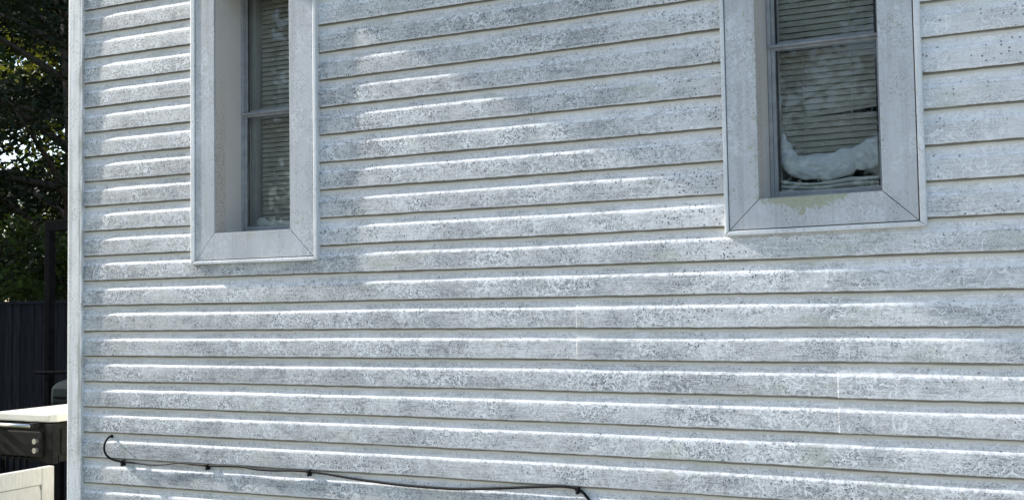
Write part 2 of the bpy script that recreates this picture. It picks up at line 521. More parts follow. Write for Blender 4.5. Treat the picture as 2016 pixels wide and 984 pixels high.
# ------------------------------------------------------------------ ground
bm = bmesh.new()
gn = 60
gv = [[None] * (gn + 1) for _ in range(gn + 1)]
for i in range(gn + 1):
    for j in range(gn + 1):
        a = (i / gn * 2 - 1); b = (j / gn * 2 - 1)
        x = 700 * a * abs(a) ** 1.6; y = 700 * b * abs(b) ** 1.6
        gv[i][j] = bm.verts.new((x, y, -0.02 + 0.05 * nz(x * .25, y * .25)))
for i in range(gn):
    for j in range(gn):
        bm.faces.new((gv[i][j], gv[i + 1][j], gv[i + 1][j + 1], gv[i][j + 1]))
g = bmobj("ground", bm, M['ground'], smooth=True)
g["kind"] = "structure"
n = N("pale_bounce_concrete", 0.85, 0.2)
cc = n.mix(n.step(n.noise(1.5, 5), 0.35, 0.65), (0.42, 0.415, 0.40), (0.52, 0.515, 0.50))
cc = n.mix(n.step(n.noise(90, 4), 0.5, 0.7), cc, (0.33, 0.325, 0.31))
n.color(cc)
n.bump(n.noise(120, 4), 0.3, 0.004)
M['bounce_concrete'] = n.m
bm = bmesh.new()
for i in range(4):
    for j in range(2):
        box(bm, -2.0 + i * 2.6, 0.59 + i * 2.6, -5.6 + j * 2.4, -3.21 + j * 2.4, -0.1, 0.055)
pv = bmobj("bounce_pavement", bm, M['bounce_concrete'], bevel=.008)  # unseen slabs added to bounce sunlight up onto the wall
pv["kind"] = "structure"

# ------------------------------------------------------------------ house
U = 0.1143                     # one course of siding
Z0 = 1.5                       # butt edge number 0
XL, XR = -2.7616, 3.6
def butt(k, X):
    u = (X + 0.4387) / (18 * U)
    u = max(-1.6, min(1.6, u))
    return Z0 + U * (-k * (1 + 0.0111 * u * u) - 0.0202 * u * u)

house = empty("house", (0.4, 3.0, 0.0), "old house with mildewed white lap siding and two narrow windows", "house")

PROFILE = [(-0.10, 0.0105), (0.0, 0.0092), (0.27, 0.0088), (0.318, 0.0083), (0.340, 0.0074), (0.368, 0.0046), (0.400, 0.0021),
           (0.440, 0.0009), (0.50, 0.0004), (0.60, 0.0003), (0.78, 0.0002), (0.965, 0.0), (0.988, 0.0003), (1.0, 0.0012)]
PROFILE = [(v, y * 0.84) for v, y in PROFILE]
UNDER = [(1.0, 0.0012), (1.002, 0.0045), (1.0, 0.0115)]

def siding_board(k, xa, xb, lap=False, trimmed=False):
    """one course of dutch-lap siding between xa and xb; lap: its left end rides over the neighbour"""
    n = max(2, int((xb - xa) / 0.02))
    V, F, UVs = [], [], []
    ph = k * 3.7
    for i in range(n + 1):
        X = xa + (xb - xa) * i / n
        if lap and i in (1, 2, 3, 4):
            X = xa + (0, 0.0012, 0.0024, 0.0036, 0.0075)[i]
        top = butt(k - 1, X); bot = butt(k, X)
        wob = 0.0013 * nz(X * 2.2, ph, 4.0)
        bot += 0.0024 * nz(X * 1.6, ph, 1.0) + 0.0008 * nz(X * 9, ph, 2.0)
        top += 0.0024 * nz(X * 1.6, ph - 3.7, 1.0)
        lv = 0.016 * nz(X * 1.3, ph, 7.0) + 0.010 * nz(X * 9, ph, 9.0) + 0.008 * nz(X * 24, ph, 5.0)
        dy = 0.0
        if lap:
            e_ = X - xa
            dy = -0.0022 * math.exp(-e_ / 0.35) + (0.0009 * max(0.0, 1 - e_ / 0.0024))
            bot -= 0.0016 * math.exp(-e_ / 0.5)
        for (v, y) in PROFILE:
            vv = v + (lv if 0.2 < v < 0.5 else 0.0)
            yy = y + wob * (1.0 if v > 0.35 else 0.5) + dy
            if 0.3 < v < 0.97:
                yy += 0.00025 * nz(X * 30, v * 6, ph)
            V.append((X, yy, top + (bot - top) * vv))
            UVs.append((X, v))
    m_ = len(PROFILE)
    for i in range(n):
        for j in range(m_ - 1):
            a = i * m_ + j
            F.append((a, a + 1, a + m_ + 1, a + m_))
    # underside of the drip edge, with its own hard edge
    b0 = len(V)
    for i in range(n + 1):
        x, y, z = V[i * m_ + m_ - 1]
        for (v, yy) in UNDER:
            V.append((x, y + yy - UNDER[0][1], z - (v - 1.0) * U)); UVs.append((x, 1.1))
    for i in range(n):
        for j in range(2):
            a = b0 + i * 3 + j
            F.append((a, a + 1, a + 4, a + 3))
    # returned ends, so the board shows its thickness
    for i in (0, n):
        base = len(V)
        for j in range(m_):
            x, y, z = V[i * m_ + j]
            V.append((x, y, z)); UVs.append(UVs[i * m_ + j])
            V.append((x, y + 0.003, z)); UVs.append(UVs[i * m_ + j])
        for j in range(m_ - 1):
            a = base + 2 * j
            F.append((a, a + 1, a + 3, a + 2))
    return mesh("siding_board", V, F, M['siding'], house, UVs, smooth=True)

W1 = dict(out=(-2.000, -1.322), cas=(-1.972, -1.343), inn=(-1.866, -1.462), zo=1.782, zc=1.800, zi=1.916, zt=3.04, rail=2.457, tilt=0.0)
W2 = dict(out=(0.380, 1.030), cas=(0.397, 1.007), inn=(0.501, 0.898), zo=1.812, zc=1.831, zi=1.933, zt=3.005, rail=2.481, tilt=0.006)
SEAMS = {1: [(-0.183, True)], 0: [(-0.183, True)], 2: [(0.738, True)], 3: [(0.738, True)],
         -6: [], 5: [(2.2, True)], 6: [(2.2, True)]}
for k in range(-17, 11):
    cuts = []
    if -12 <= k <= -3:
        cuts = [(W1['out'][0] + 0.012, W1['out'][1] - 0.012), (W2['out'][0] + 0.010, W2['out'][1] - 0.010)]
    segs = []
    x = -2.672
    for a, b in cuts:
        segs.append((x, a, False)); x = b
    segs.append((x, XR, False))
    for s, lp in SEAMS.get(k, []):
        new = []
        for a, b, l in segs:
            if a < s < b:
                new += [(a, s + 0.0, l), (s - 0.0, b, True)]
            else:
                new.append((a, b, l))
        segs = new
    for a, b, l in segs:
        siding_board(k, a, b, l)

# sheathing behind the siding with openings for the windows
bm = bmesh.new()
zs, ze = 0.28, 3.62
yA, yB = 0.020, 0.125
for x0, x1, z0, z1 in ((-2.74, W1['inn'][0] - .012, zs, ze), (W1['inn'][0] - .012, W1['inn'][1] + .012, zs, W1['zi'] - .012),
                       (W1['inn'][0] - .012, W1['inn'][1] + .012, W1['zt'] + .012, ze), (W1['inn'][1] + .012, W2['inn'][0] - .012, zs, ze),
                       (W2['inn'][0] - .012, W2['inn'][1] + .012, zs, W2['zi'] - .012), (W2['inn'][0] - .012, W2['inn'][1] + .012, W2['zt'] + .012, ze),
                       (W2['inn'][1] + .012, XR, zs, ze)):
    box(bm, x0, x1, yA, yB, z0, z1)
bmobj("front_wall", bm, M['room'], house)
boxobj("side_wall", (-2.745, -2.62, 0.13, 5.9, 0.28, 3.62), M['soffit'], house)
boxobj("far_side_wall", (XR - .12, XR, 0.13, 5.9, 0.28, 3.62), M['soffit'], house)
boxobj("back_wall", (-2.745, XR, 5.9, 6.0, 0.28, 3.62), M['soffit'], house)
boxobj("room_ceiling", (-2.61, XR - .13, 0.13, 5.89, 3.0, 3.1), M['room'], house)
boxobj("room_floor", (-2.61, XR - .13, 0.13, 5.89, 0.75, 0.85), M['room'], house)
boxobj("room_partition", (-2.61, XR - .13, 2.6, 2.7, 0.86, 2.99), M['room'], house)
boxobj("foundation", (-2.73, XR - .02, 0.03, 5.95, -0.3, 0.275), M['block'], house)
# eave and roof: the overhang shades the upper right of the wall
OV = 0.40
ZE = 3.635
boxobj("soffit", (XL - 0.02, XR + .2, -OV, 0.018, ZE, ZE + 0.02), M['soffit'], house)
boxobj("fascia", (XL - 0.02, XR + .2, -OV - 0.022, -OV - 0.001, ZE - 0.01, ZE + 0.15), M['soffit'], house)
bm = bmesh.new()
prism(bm, [(-OV - .05, ZE + .155), (3.0, ZE + 1.9), (6.6, ZE + .155), (6.6, ZE + .20), (3.0, ZE + 1.96), (-OV - .05, ZE + .205)], 'x', XL - 0.03, XR + .21)
bmobj("roof", bm, M['shingle'], house)
bm = bmesh.new()
prism(bm, [(0.0, ZE + .03), (6.0, ZE + .03), (3.0, ZE + 1.85)], 'x', XL + .01, XL + .1)
bmobj("gable", bm, M['soffit'], house)

# corner post: wide vinyl corner with a small bead along its inner edge
bm = bmesh.new()
yf = -0.0088
poly = [(XL, 0.10), (XL, yf + .008), (XL + .0022, yf + .003), (XL + .008, yf), (XL + .078, yf), (XL + .080, yf + .0015), (XL + .083, yf + .0015), (XL + .085, yf - .0015),
        (XL + .093, yf - .0015), (XL + .0955, yf + .001), (XL + .0955, 0.016), (XL + .03, 0.016), (XL + .03, 0.10)]
prism(bm, poly, 'z', 0.27, 3.63)
bmobj("corner_post", bm, M['post'], house)

# ------------------------------------------------------------------ windows
def quad_prism(bm, poly_xz, y0, y1):
    prism(bm, poly_xz, 'y', y0, y1)

def window(W, sash_y):
    xo0, xo1 = W['out']; xc0, xc1 = W['cas']; xi0, xi1 = W['inn']
    zo, zc, zi, zt = W['zo'], W['zc'], W['zi'], W['zt']
    zct = zt + 0.108; zot = zct + 0.02
    tl = W['tilt']
    def z(zv, x):
        return zv + tl * ((x - xo0) / (xo1 - xo0) - 0.5)
    yf = -0.0138
    # the window itself is its jamb lining; everything else hangs under it
    bm = bmesh.new()
    box(bm, xi0 - .010, xi0, 0.000, 0.24, zi, zt)
    box(bm, xi1, xi1 + .010, 0.000, 0.24, zi, zt)
    box(bm, xi0 - .010, xi1 + .010, 0.000, 0.24, zt, zt + .010)
    box(bm, xi0 - .010, xi1 + .010, 0.010, 0.24, zi - .011, zi - .001)
    w = bmobj("window", bm, M['jamb'], house)
    # mitred casing, four boards with open joints
    g_ = 0.0008
    def cas(pts):
        bm = bmesh.new()
        quad_prism(bm, pts, yf, 0.0)
        return bmobj("casing", bm, M['casing'], w, bevel=0.0012)
    cas([(xc0 + g_, z(zc, xc0) + 2 * g_), (xi0 - g_, z(zi, xi0) + g_), (xi0 - g_, zt - g_), (xc0 + g_, zct - 2 * g_)])
    cas([(xc1 - g_, z(zc, xc1) + 2 * g_), (xi1 + g_, z(zi, xi1) + g_), (xi1 + g_, zt - g_), (xc1 - g_, zct - 2 * g_)])
    o = cas([(xc0 + 3 * g_, z(zc, xc0) + g_), (xc1 - 3 * g_, z(zc, xc1) + g_), (xi1 - g_, z(zi, xi1) - g_), (xi0 + g_, z(zi, xi0) - g_)])
    cas([(xc0 + 3 * g_, zct - g_), (xc1 - 3 * g_, zct - g_), (xi1 - g_, zt + g_), (xi0 + g_, zt + g_)])
    # outer channel with a raised front lip, mitred
    def chan(pa, pb, pc, pd):
        bm = bmesh.new()
        quad_prism(bm, [pa, pb, pc, pd], yf - 0.0035, 0.012)
        return bmobj("trim_channel", bm, M['channel'], w, bevel=0.004)
    q = 0.0025
    chan((xo0, z(zo, xo0)), (xc0 - q, z(zc, xc0) - q), (xc0 - q, zct + q), (xo0, zot))
    chan((xo1, z(zo, xo1)), (xc1 + q, z(zc, xc1) - q), (xc1 + q, zct + q), (xo1, zot))
    chan((xo0 + .0004, z(zo, xo0)), (xo1 - .0004, z(zo, xo1)), (xc1 + q - .0004, z(zc, xc1) - q), (xc0 - q + .0004, z(zc, xc0) - q))
    chan((xo0 + .0004, zot), (xo1 - .0004, zot), (xc1 + q - .0004, zct + q), (xc0 - q + .0004, zct + q))
    # storm sash: two grey aluminium frames, upper one nearer the room, with meeting rail
    rl = W['rail']
    zb = zi + 0.018
    sx0, sx1 = xi0 + 0.0015, xi1 - 0.0015
    def frame(name, x0, x1, z0, z1, y0, y1, wl, wb, wt):
        bm = bmesh.new()
        box(bm, x0, x0 + wl, y0, y1, z0, z1)
        box(bm, x1 - wl, x1, y0, y1, z0, z1)
        if wb: box(bm, x0 + wl, x1 - wl, y0 + .001, y1 - .001, z0, z0 + wb)
        if wt: box(bm, x0 + wl, x1 - wl, y0 + .001, y1 - .001, z1 - wt, z1)
        return bmobj(name, bm, M['alu'], w, bevel=0.0012)
    sy = sash_y
    frame("track", sx0, sx1, zb - .006, zt - .002, sy - .004, sy + .034, 0.012, 0.010, 0.02)
    frame("lower_sash", sx0 + .0125, sx1 - .0125, zb + .005, rl - .002, sy + .002, sy + .012, 0.013, 0.012, 0.012)
    frame("upper_sash", sx0 + .0125, sx1 - .0125, rl + .002, zt - .024, sy + .016, sy + .026, 0.016, 0.016, 0.016)
    bm = bmesh.new()
    prism(bm, [(sy - .012, rl - .003), (sy - .012, rl + .002), (sy - .003, rl + .007), (sy + .014, rl + .008), (sy + .014, rl - .002), (sy - .002, rl - .006)], 'x', sx0 + .001, sx1 - .001)
    bmobj("meeting_rail", bm, M['alu'], w, bevel=0.001)
    for nm, z0, z1, yy in (("pane", zb + .017, rl - .014, sy + .006), ("pane", rl + .018, zt - .04, sy + .020)):
        boxobj(nm, (sx0 + .0257, sx1 - .0257, yy, yy + .003, z0, z1), M['glass'], w)
    bm = bmesh.new()
    for x0, x1 in ((sx0 + .0258, sx0 + .033), (sx1 - .033, sx1 - .0258)):
        box(bm, x0, x1, sy + .0135, sy + .0155, zb + .02, zt - .05)
    bmobj("weather_seal", bm, M['seal'], w)
    # inner wooden jamb seen through the glass
    bm = bmesh.new()
    box(bm, xi0 + .006, xi0 + .030, sy + .062, sy + .16, zb, zt - .005)
    box(bm, xi1 - .030, xi1 - .006, sy + .062, sy + .16, zb, zt - .005)
    box(bm, xi0 + .006, xi1 - .006, sy + .05, sy + .165, zb - .02, zb - .0005)
    bmobj("inner_jamb", bm, M['inner_jamb'], w)
    return w

w1 = window(W1, 0.165)
w2 = window(W2, 0.160)

# ------------------------------------------------------------------ blinds
def blind(W, y, zb, label, x0, x1, bent=None, tilt=R(74), missing=()):
    e = empty("venetian_blind", ((x0 + x1) / 2, y, W['zt'] - .02), label, "blind", "blinds behind the windows")
    boxobj("headrail", (x0, x1, y - .014, y + .014, W['zt'] - .045, W['zt'] - .018), M['slat'], e, bevel=.002)
    pitch = 0.0218
    hw = 0.0106
    n = int((W['zt'] - .055 - zb) / pitch)
    base = None
    for i in range(n):
        zc = W['zt'] - .062 - i * pitch
        V, F = [], []
        seg = 12
        for s in range(seg + 1):
            t = s / seg
            X = x0 + (x1 - x0) * t
            off = 0.0007 * nz(X * 5, i * .9, 3)
            tt = tilt
            if bent and i in bent:
                d, tb = bent[i]
                f = max(0.0, (t - 0.35) / 0.65)
                off += d * f ** 1.3
                tt = tilt + tb * f
            for c in (-1, -.33, .33, 1):
                cy = math.cos(tt) * c * hw; cz = math.sin(tt) * c * hw
                cr = 0.0016 * (1 - c * c)
                V.append((X, y + cy - cr * math.sin(tt), zc + off + cz + cr * math.cos(tt)))
        for s in range(seg):
            for c in range(3):
                a = s * 4 + c
                F.append((a, a + 1, a + 5, a + 4))
        mesh("slat", V, F, M['slat'], e, smooth=True)
    bm = bmesh.new()
    for t in (0.24, 0.72):
        X = x0 + (x1 - x0) * t
        tube(bm, [(X, y - .0135, W['zt'] - .05), (X + .001, y - .0135, zb)], 0.0011, 5)
    bmobj("cord", bm, M['cord'], e)
    zbt = W['zt'] - .062 - n * pitch
    boxobj("bottom_rail", (x0, x1, y - .011, y + .011, zbt - .006, zbt + .008), M['slat'], e, bevel=.002)
    return e

blind(W1, 0.255, 1.965, "tan slatted blind behind the window nearest the house corner", -1.820, -1.487)
blind(W2, 0.232, 2.035, "tan slatted blind with one bent slat above the white padding", 0.530, 0.872,
      bent={32: (0.015, -0.2), 31: (0.003, 0.0), 33: (-0.001, 0.0)})

# ------------------------------------------------------------------ padding and cloths on the window sills
def blob(name, balls, mat, label, cat, voxel=0.006, amp=0.006, fscale=16):
    bm = bmesh.new()
    for (x, y, z, rx, ry, rz) in balls:
        r = bmesh.ops.create_icosphere(bm, subdivisions=3, radius=1.0)
        for v in r['verts']:
            v.co = Vector((x + v.co.x * rx, y + v.co.y * ry, z + v.co.z * rz))
    me = bpy.data.meshes.new(name)
    bm.to_mesh(me); bm.free()
    o = bpy.data.objects.new(name, me)
    C.objects.link(o)
    rm = o.modifiers.new("remesh", 'REMESH'); rm.mode = 'VOXEL'; rm.voxel_size = voxel
    sm = o.modifiers.new("smooth", 'SMOOTH'); sm.iterations = 6; sm.factor = 0.6
    dg = bpy.context.evaluated_depsgraph_get()
    me2 = bpy.data.meshes.new_from_object(o.evaluated_get(dg))
    o.modifiers.clear()
    o.data = me2
    for v in me2.vertices:
        p = v.co
        q = p.z + 0.25 * p.x + 0.02 * math.sin(p.x * 31)
        a = abs(nz(p.x * fscale * .45, p.y * fscale, q * fscale * 1.7)) + 0.5 * abs(nz(p.x * fscale * 1.1, p.y * fscale * 2.3, q * fscale * 3.1 + 5))
        v.co = p + v.normal * (amp * (0.35 - a))
    me2.polygons.foreach_set("use_smooth", [True] * len(me2.polygons))
    me2.materials.clear()
    me2.materials.append(mat)
    return tag(o, label, cat)

ys = 0.205
blob("padding", [(0.650, ys - .006, 2.052, .108, .022, .046), (0.700, ys - .007, 2.050, .100, .023, .047), (0.755, ys - .003, 2.068, .052, .021, .045),
                 (0.800, ys + .002, 2.076, .045, .018, .046), (0.836, ys + .006, 2.086, .044, .017, .052), (0.852, ys + .008, 2.110, .022, .014, .034),
                 (0.560, ys - .002, 2.078, .034, .018, .044), (0.540, ys + .003, 2.130, .016, .012, .055), (0.556, ys + .003, 2.118, .016, .010, .03)],
     M['bag'], "puffy white padding stuffed behind the lower pane under a bent blind slat", "padding", 0.0035, 0.0085, 19)
def folded(name, x0, x1, z0, layers, mat, label, cat):
    V, F = [], []
    n = 30
    prof = []
    for L in range(layers):
        zz = z0 + L * 0.0165
        a = [(ys + .018, zz), (ys - .006, zz + .001), (ys - .015, zz + .004), (ys - .016, zz + .010), (ys - .008, zz + .0142), (ys + .018, zz + .015)]
        prof += a
    m_ = len(prof)
    for i in range(n + 1):
        t = i / n
        X = x0 + (x1 - x0) * t
        for j, (y, zq) in enumerate(prof):
            sag = -0.012 * math.sin(min(1, t * 1.4) * math.pi) * (j / m_)
            V.append((X + .004 * nz(j * .7, t * 3), y + .004 * nz(X * 14, j * .5), zq + sag + .0035 * nz(X * 11, j * .8, 3) + .016 * max(0, .25 - t)))
    for i in range(n):
        for j in range(m_ - 1):
            a = i * m_ + j
            F.append((a, a + 1, a + m_ + 1, a + m_))
    return tag(mesh(name, V, F, mat, None, None, True), label, cat)
folded("folded_cloth", 0.530, 0.866, 1.960, 3, M['cloth'], "folded off-white cloth lying under the puffy white padding", "cloth")
blob("rolled_towel", [(-1.80 + i * .035, 0.225, 1.962 + .006 * (1 if i == 0 else 0) + .003 * math.sin(i), .032, .020, .019 + (.012 if i == 0 else 0)) for i in range(10)],
     M['cloth'], "pale rolled towel along the sill of the window nearest the house corner", "towel", 0.005, 0.004, 22)

# ------------------------------------------------------------------ cable along the siding
cab = empty("cable", (-1.3, -0.006, 0.9), "thin black cable clipped along the lower siding with a loop at its end", "cable")
cpts = [(-2.4886, 0.0120, 1.017, 0.0046), (-2.491, -0.0124, 1.014, 0.0049), (-2.502, -0.0242, 0.985, 0.0049), (-2.4985, -0.0257, 0.948, 0.0049), (-2.468, -0.0212, 0.922, 0.0049),
        (-2.4103, -0.0094, 0.9085, 0.0048), (-2.33, -0.0064, 0.906, 0.0034), (-2.2275, -0.0094, 0.9035, 0.0030), (-2.15, -0.0079, 0.909, 0.0030), (-2.0797, -0.0072, 0.9195, 0.0034),
        (-1.99, -0.0072, 0.918, 0.0046), (-1.916, -0.0079, 0.9168, 0.0052), (-1.8, -0.0072, 0.9205, 0.0052), (-1.72, -0.0079, 0.9215, 0.0049), (-1.64, -0.0124, 0.9155, 0.0049),
        (-1.55, -0.0124, 0.9155, 0.0049), (-1.46, -0.0087, 0.9195, 0.0049), (-1.3786, -0.0079, 0.9195, 0.0048), (-1.27, -0.0072, 0.912, 0.0041), (-1.1469, -0.0064, 0.9015, 0.0048), (-1.02, -0.0064, 0.894, 0.0051),
        (-0.9094, -0.0064, 0.8897, 0.0052), (-0.79, -0.0064, 0.8885, 0.0052), (-0.6828, -0.0064, 0.89, 0.0052), (-0.57, -0.0064, 0.898, 0.0052), (-0.4663, -0.0064, 0.907, 0.0052), (-0.35, -0.0072, 0.918, 0.0052),
        (-0.2594, -0.0079, 0.9255, 0.0052), (-0.215, -0.0079, 0.925, 0.0052), (-0.1874, -0.0079, 0.9205, 0.0052), (-0.163, -0.0079, 0.907, 0.0052), (-0.141, -0.0072, 0.882, 0.0052),
        (-0.115, -0.0072, 0.845, 0.0052), (-0.08, -0.0064, 0.78, 0.0052), (-0.06, -0.0064, 0.7, 0.0052), (-0.055, -0.0064, 0.5, 0.0052), (-0.055, -0.0064, 0.3, 0.0052)]
sp = spline([p[:3] for p in cpts], 6)
rad = []
for i in range(len(sp)):
    a = i / 6
    j = min(int(a), len(cpts) - 2); t = a - j
    rad.append(1.02 * (cpts[j][3] * (1 - t) + cpts[j + 1][3] * t))
bm = bmesh.new()
tube(bm, sp, rad, 8)
bmobj("wire", bm, M['rubber'], cab, smooth=True)
for (x, z_) in ((-2.4103, 0.9085), (-1.916, 0.9168), (-1.3786, 0.9195), (-0.1874, 0.9205)):
    bm = bmesh.new()
    # saddle over the cable with a nail boss below it
    prism(bm, [(-.016, z_ - .007), (-.004, z_ - .008), (.006, z_ - .008), (.006, z_ + .007), (-.010, z_ + .0075), (-.0165, z_ + .004)], 'x', x - .006, x + .006)
    tube(bm, [(x, .008, z_ - .014), (x, -.012, z_ - .014)], .0062, 10)
    tube(bm, [(x, -.012, z_ - .014), (x, -.016, z_ - .014)], .0040, 10)
    bmobj("clip", bm, M['rubber'], cab)
bm = bmesh.new()
tube(bm, [(-2.4886, .012, 1.017), (-2.4886, .004, 1.0175)], .008, 12)
bmobj("grommet", bm, M['rubber'], cab)

# ------------------------------------------------------------------ yard: cart, grill, board, post, fence
cart = empty("cart", (-3.81, 0.98, 0.0), "black outdoor cart with cream lid and silver knobs", "cart")
x0, x1, y0, y1 = -4.06, -3.57, 0.62, 1.34
bm = bmesh.new()
box(bm, x0 + .012, x1 - .012, y0 + .012, y1 - .012, 0.755, 0.975)
bmobj("body", bm, M['blackplastic'], cart, bevel=.012)
bm = bmesh.new()
prism(bm, [(x0, y0), (x1 - .03, y0), (x1, y0 + .03), (x1, y1), (x0, y1)], 'z', 0.979, 1.022)
lid = bmobj("lid", bm, M['cream'], cart, bevel=.008)
boxobj("hinge_block", (x1 - .16, x1 - .02, y1 - .10, y1 - .02, 1.0225, 1.040), M['cream'], lid, bevel=.006)
bm = bmesh.new()
tube(bm, [(x0 + .03, y0 + .0, .958), (x0 + .03, y0 - .03, .958), (x1 - .14, y0 - .03, .958), (x1 - .14, y0, .958)], .011, 10)
bmobj("handle", bm, M['silver'], cart, smooth=True)
for xx in (x0 + .02, x1 - .13):
    boxobj("handle_bracket", (xx - .018, xx + .018, y0 - .036, y0 + .016, .945, .975), M['blackplastic'], cart, bevel=.004)
boxobj("front_panel", (x0 + .05, x1 - .085, y0 - .002, y0 + .014, 0.785, 0.925), M['blackplastic'], cart, bevel=.006)
boxobj("corner_trim", (x1 - .062, x1 - .005, y0 + .002, y0 + .04, 0.752, 0.972), M['blackplastic'], cart, bevel=.004)
boxobj("side_panel", (x1 - .016, x1 - .002, y0 + .06, y1 - .06, 0.80, 0.94), M['blackplastic'], cart, bevel=.005)
bm = bmesh.new(); tube(bm, [(x1 - .006, y0 + .13, .872), (x1 + .010, y0 + .13, .872)], .022, 14)
bmobj("drain_plug", bm, M['black'], cart)
for (kx, kz) in ((x0 + .02, .89), (x0 + .02, .835), (x1 - .115, .875), (x1 - .115, .825)):
    bm = bmesh.new()
    tube(bm, [(kx, y0 + .01, kz), (kx, y0 - .010, kz)], .008, 10)
    tube(bm, [(kx, y0 - .010, kz), (kx, y0 - .030, kz)], .0155, 12)
    bmobj("knob", bm, M['silver'], cart, smooth=False)
for i in range(6):
    hx = x0 + .04 + i * .052
    bm = bmesh.new()
    tube(bm, [(hx, y0 + .03, .785), (hx, y0 - .012, .782), (hx, y0 - .018, .77), (hx + .004, y0 - .015, .66)], [.004, .004, .009, .010], 8)
    bmobj("tool_handle", bm, M['black'], cart, smooth=True)
bm = bmesh.new()
box(bm, x0 + .03, x1 - .03, y0 + .03, y1 - .03, 0.25, 0.28)
bmobj("lower_shelf", bm, M['black'], cart, bevel=.004)
for lx in (x0 + .03, x1 - .03):
    for ly in (y0 + .035, y1 - .035):
        bm = bmesh.new()
        box(bm, lx - .018, lx + .018, ly - .018, ly + .018, 0.05, 0.80)
        leg = bmobj("leg", bm, M['black'], cart, bevel=.003)
        bm = bmesh.new(); tube(bm, [(lx - .012, ly, .038), (lx + .012, ly, .038)], .05, 16)
        bmobj("wheel", bm, M['black'], cart)

# cream panelled board standing square to the wall
brd = empty("panelled_board", (-3.26, -0.2, 0.0), "cream panelled board standing upright in front of the black cart", "board")
bx0, bx1 = -3.285, -3.245
by0, by1 = -0.75, 0.345
zt_ = 0.80
def board_box(name, a, b, c, d, xx0=bx0, xx1=bx1, bev=.005):
    return boxobj(name, (xx0, xx1, a, b, c, d), M['creamboard'], brd, bevel=bev)
board_box("stile", by1 - .075, by1, 0.02, zt_)
board_box("stile", by0, by0 + .075, 0.02, zt_)
board_box("rail", by0 + .0755, by1 - .0755, zt_ - .085, zt_ - .001)
board_box("rail", by0 + .0755, by1 - .0755, 0.40, 0.46)
board_box("rail", by0 + .0755, by1 - .0755, 0.06, 0.14)
# recessed fields with rounded corners
def field(z0, z1):
    bm = bmesh.new()
    r = .035
    a, b = by0 + .076, by1 - .076
    pts = []
    for cx, cz, st in ((b - r, z1 - r, 0), (a + r, z1 - r, 90), (a + r, z0 + r, 180), (b - r, z0 + r, 270)):
        for q in range(5):
            an = R(st + q * 22.5)
            pts.append((cx + r * math.cos(an), cz + r * math.sin(an)))
    prism(bm, pts, 'x', bx0 + .008, bx1 - .006)
    bmobj("panel", bm, M['creamboard'], brd, bevel=.003)
    bm = bmesh.new()
    box(bm, bx0 + .012, bx1 - .014, a, b, z0, z1)
    bmobj("backing", bm, M['creamboard'], brd)
field(0.462, zt_ - .087)
field(0.142, 0.398)
board_box("foot", by1 - .07, by1 - .005, 0.0, 0.019, bx0 - .16, bx1 + .10)
board_box("foot", by0 + .005, by0 + .07, 0.0, 0.019, bx0 - .16, bx1 + .10)

# dark rounded grill hood behind the cart
gr = empty("grill", (-4.5, 2.05, 0.0), "dark grill with rounded hood behind the cream-lidded cart", "grill")
gx0, gx1, gy0, gy1 = -4.90, -4.2, 1.745, 2.22
bm = bmesh.new()
pts = [(gy0, 0.93)] + [((gy0 + gy1) / 2 - (gy1 - gy0) / 2 * math.cos(a), 1.005 + 0.115 * math.sin(a) ** .6) for a in [R(180) * q / 14 for q in range(15)]] + [(gy1, .93)]
prism(bm, pts, 'x', gx0, gx1)
bmobj("hood", bm, M['teal'], gr, bevel=.03)
bm = bmesh.new()
box(bm, gx0 + .01, gx1 - .01, gy0 + .01, gy1 - .01, 0.70, 0.925)
bmobj("firebox", bm, M['teal'], gr, bevel=.01)
bm = bmesh.new()
tube(bm, [(gx0 + .1, gy0 - .04, 1.0), (gx1 - .1, gy0 - .04, 1.0)], .012, 10)
bmobj("hood_handle", bm, M['black'], gr)
for lx in (gx0 + .05, gx1 - .05):
    for ly in (gy0 + .05, gy1 - .05):
        boxobj("leg", (lx - .02, lx + .02, ly - .02, ly + .02, 0.0, 0.70), M['black'], gr, bevel=.003)

# dark steel post with arm
post = empty("metal_post", (-5.21, 2.01, 0.0), "tall black metal post with a top beam in front of the dark fence", "post")
px_, py_ = -5.21, 2.01
boxobj("shaft", (px_ - .027, px_ + .027, py_ - .027, py_ + .027, 0.0, 2.17), M['black'], post, bevel=.004)
boxobj("beam", (px_ - .027, px_ + .75, py_ - .026, py_ + .026, 2.173, 2.25), M['black'], post, bevel=.004)
bm = bmesh.new()
tube(bm, [(px_ - .09, py_ - .045, 1.143), (px_ + .45, py_ - .045, 1.155)], .012, 8)
bmobj("cross_bar", bm, M['black'], post)
boxobj("foot_plate", (px_ - .10, px_ + .10, py_ - .10, py_ + .10, 0.0, 0.012), M['black'], post)

# privacy fence of dark vertical planks
fence = empty("fence", (-7.5, 2.95, 0.0), "dark stained vertical plank fence below the trees", "fence")
FY = 2.90
pw = 0.089
fr = random.Random(3)
plank = []
for v in range(4):
    bm = bmesh.new()
    h = 1.635
    prism(bm, [(-pw / 2 + .002, 0), (pw / 2 - .002, 0), (pw / 2 - .002, h - .006 * (v % 2)), (pw / 2 - .012, h + .0), (-pw / 2 + .012, h), (-pw / 2 + .002, h - .01)], 'y', 0, .016)
    bmesh.ops.recalc_face_normals(bm, faces=bm.faces)
    me = bpy.data.meshes.new("plank"); bm.to_mesh(me); bm.free(); me.materials.append(M['fence'])
    plank.append(me)
nP = 78
for i in range(nP):
    o = bpy.data.objects.new("plank", plank[i % 4])
    o.location = (-11.2 + i * (pw + .002), FY + fr.uniform(-.004, .004), 0.03 + fr.uniform(-.012, .008))
    o.rotation_euler = (0, fr.uniform(-.004, .004), fr.uniform(-.02, .02))
    put(o, fence)
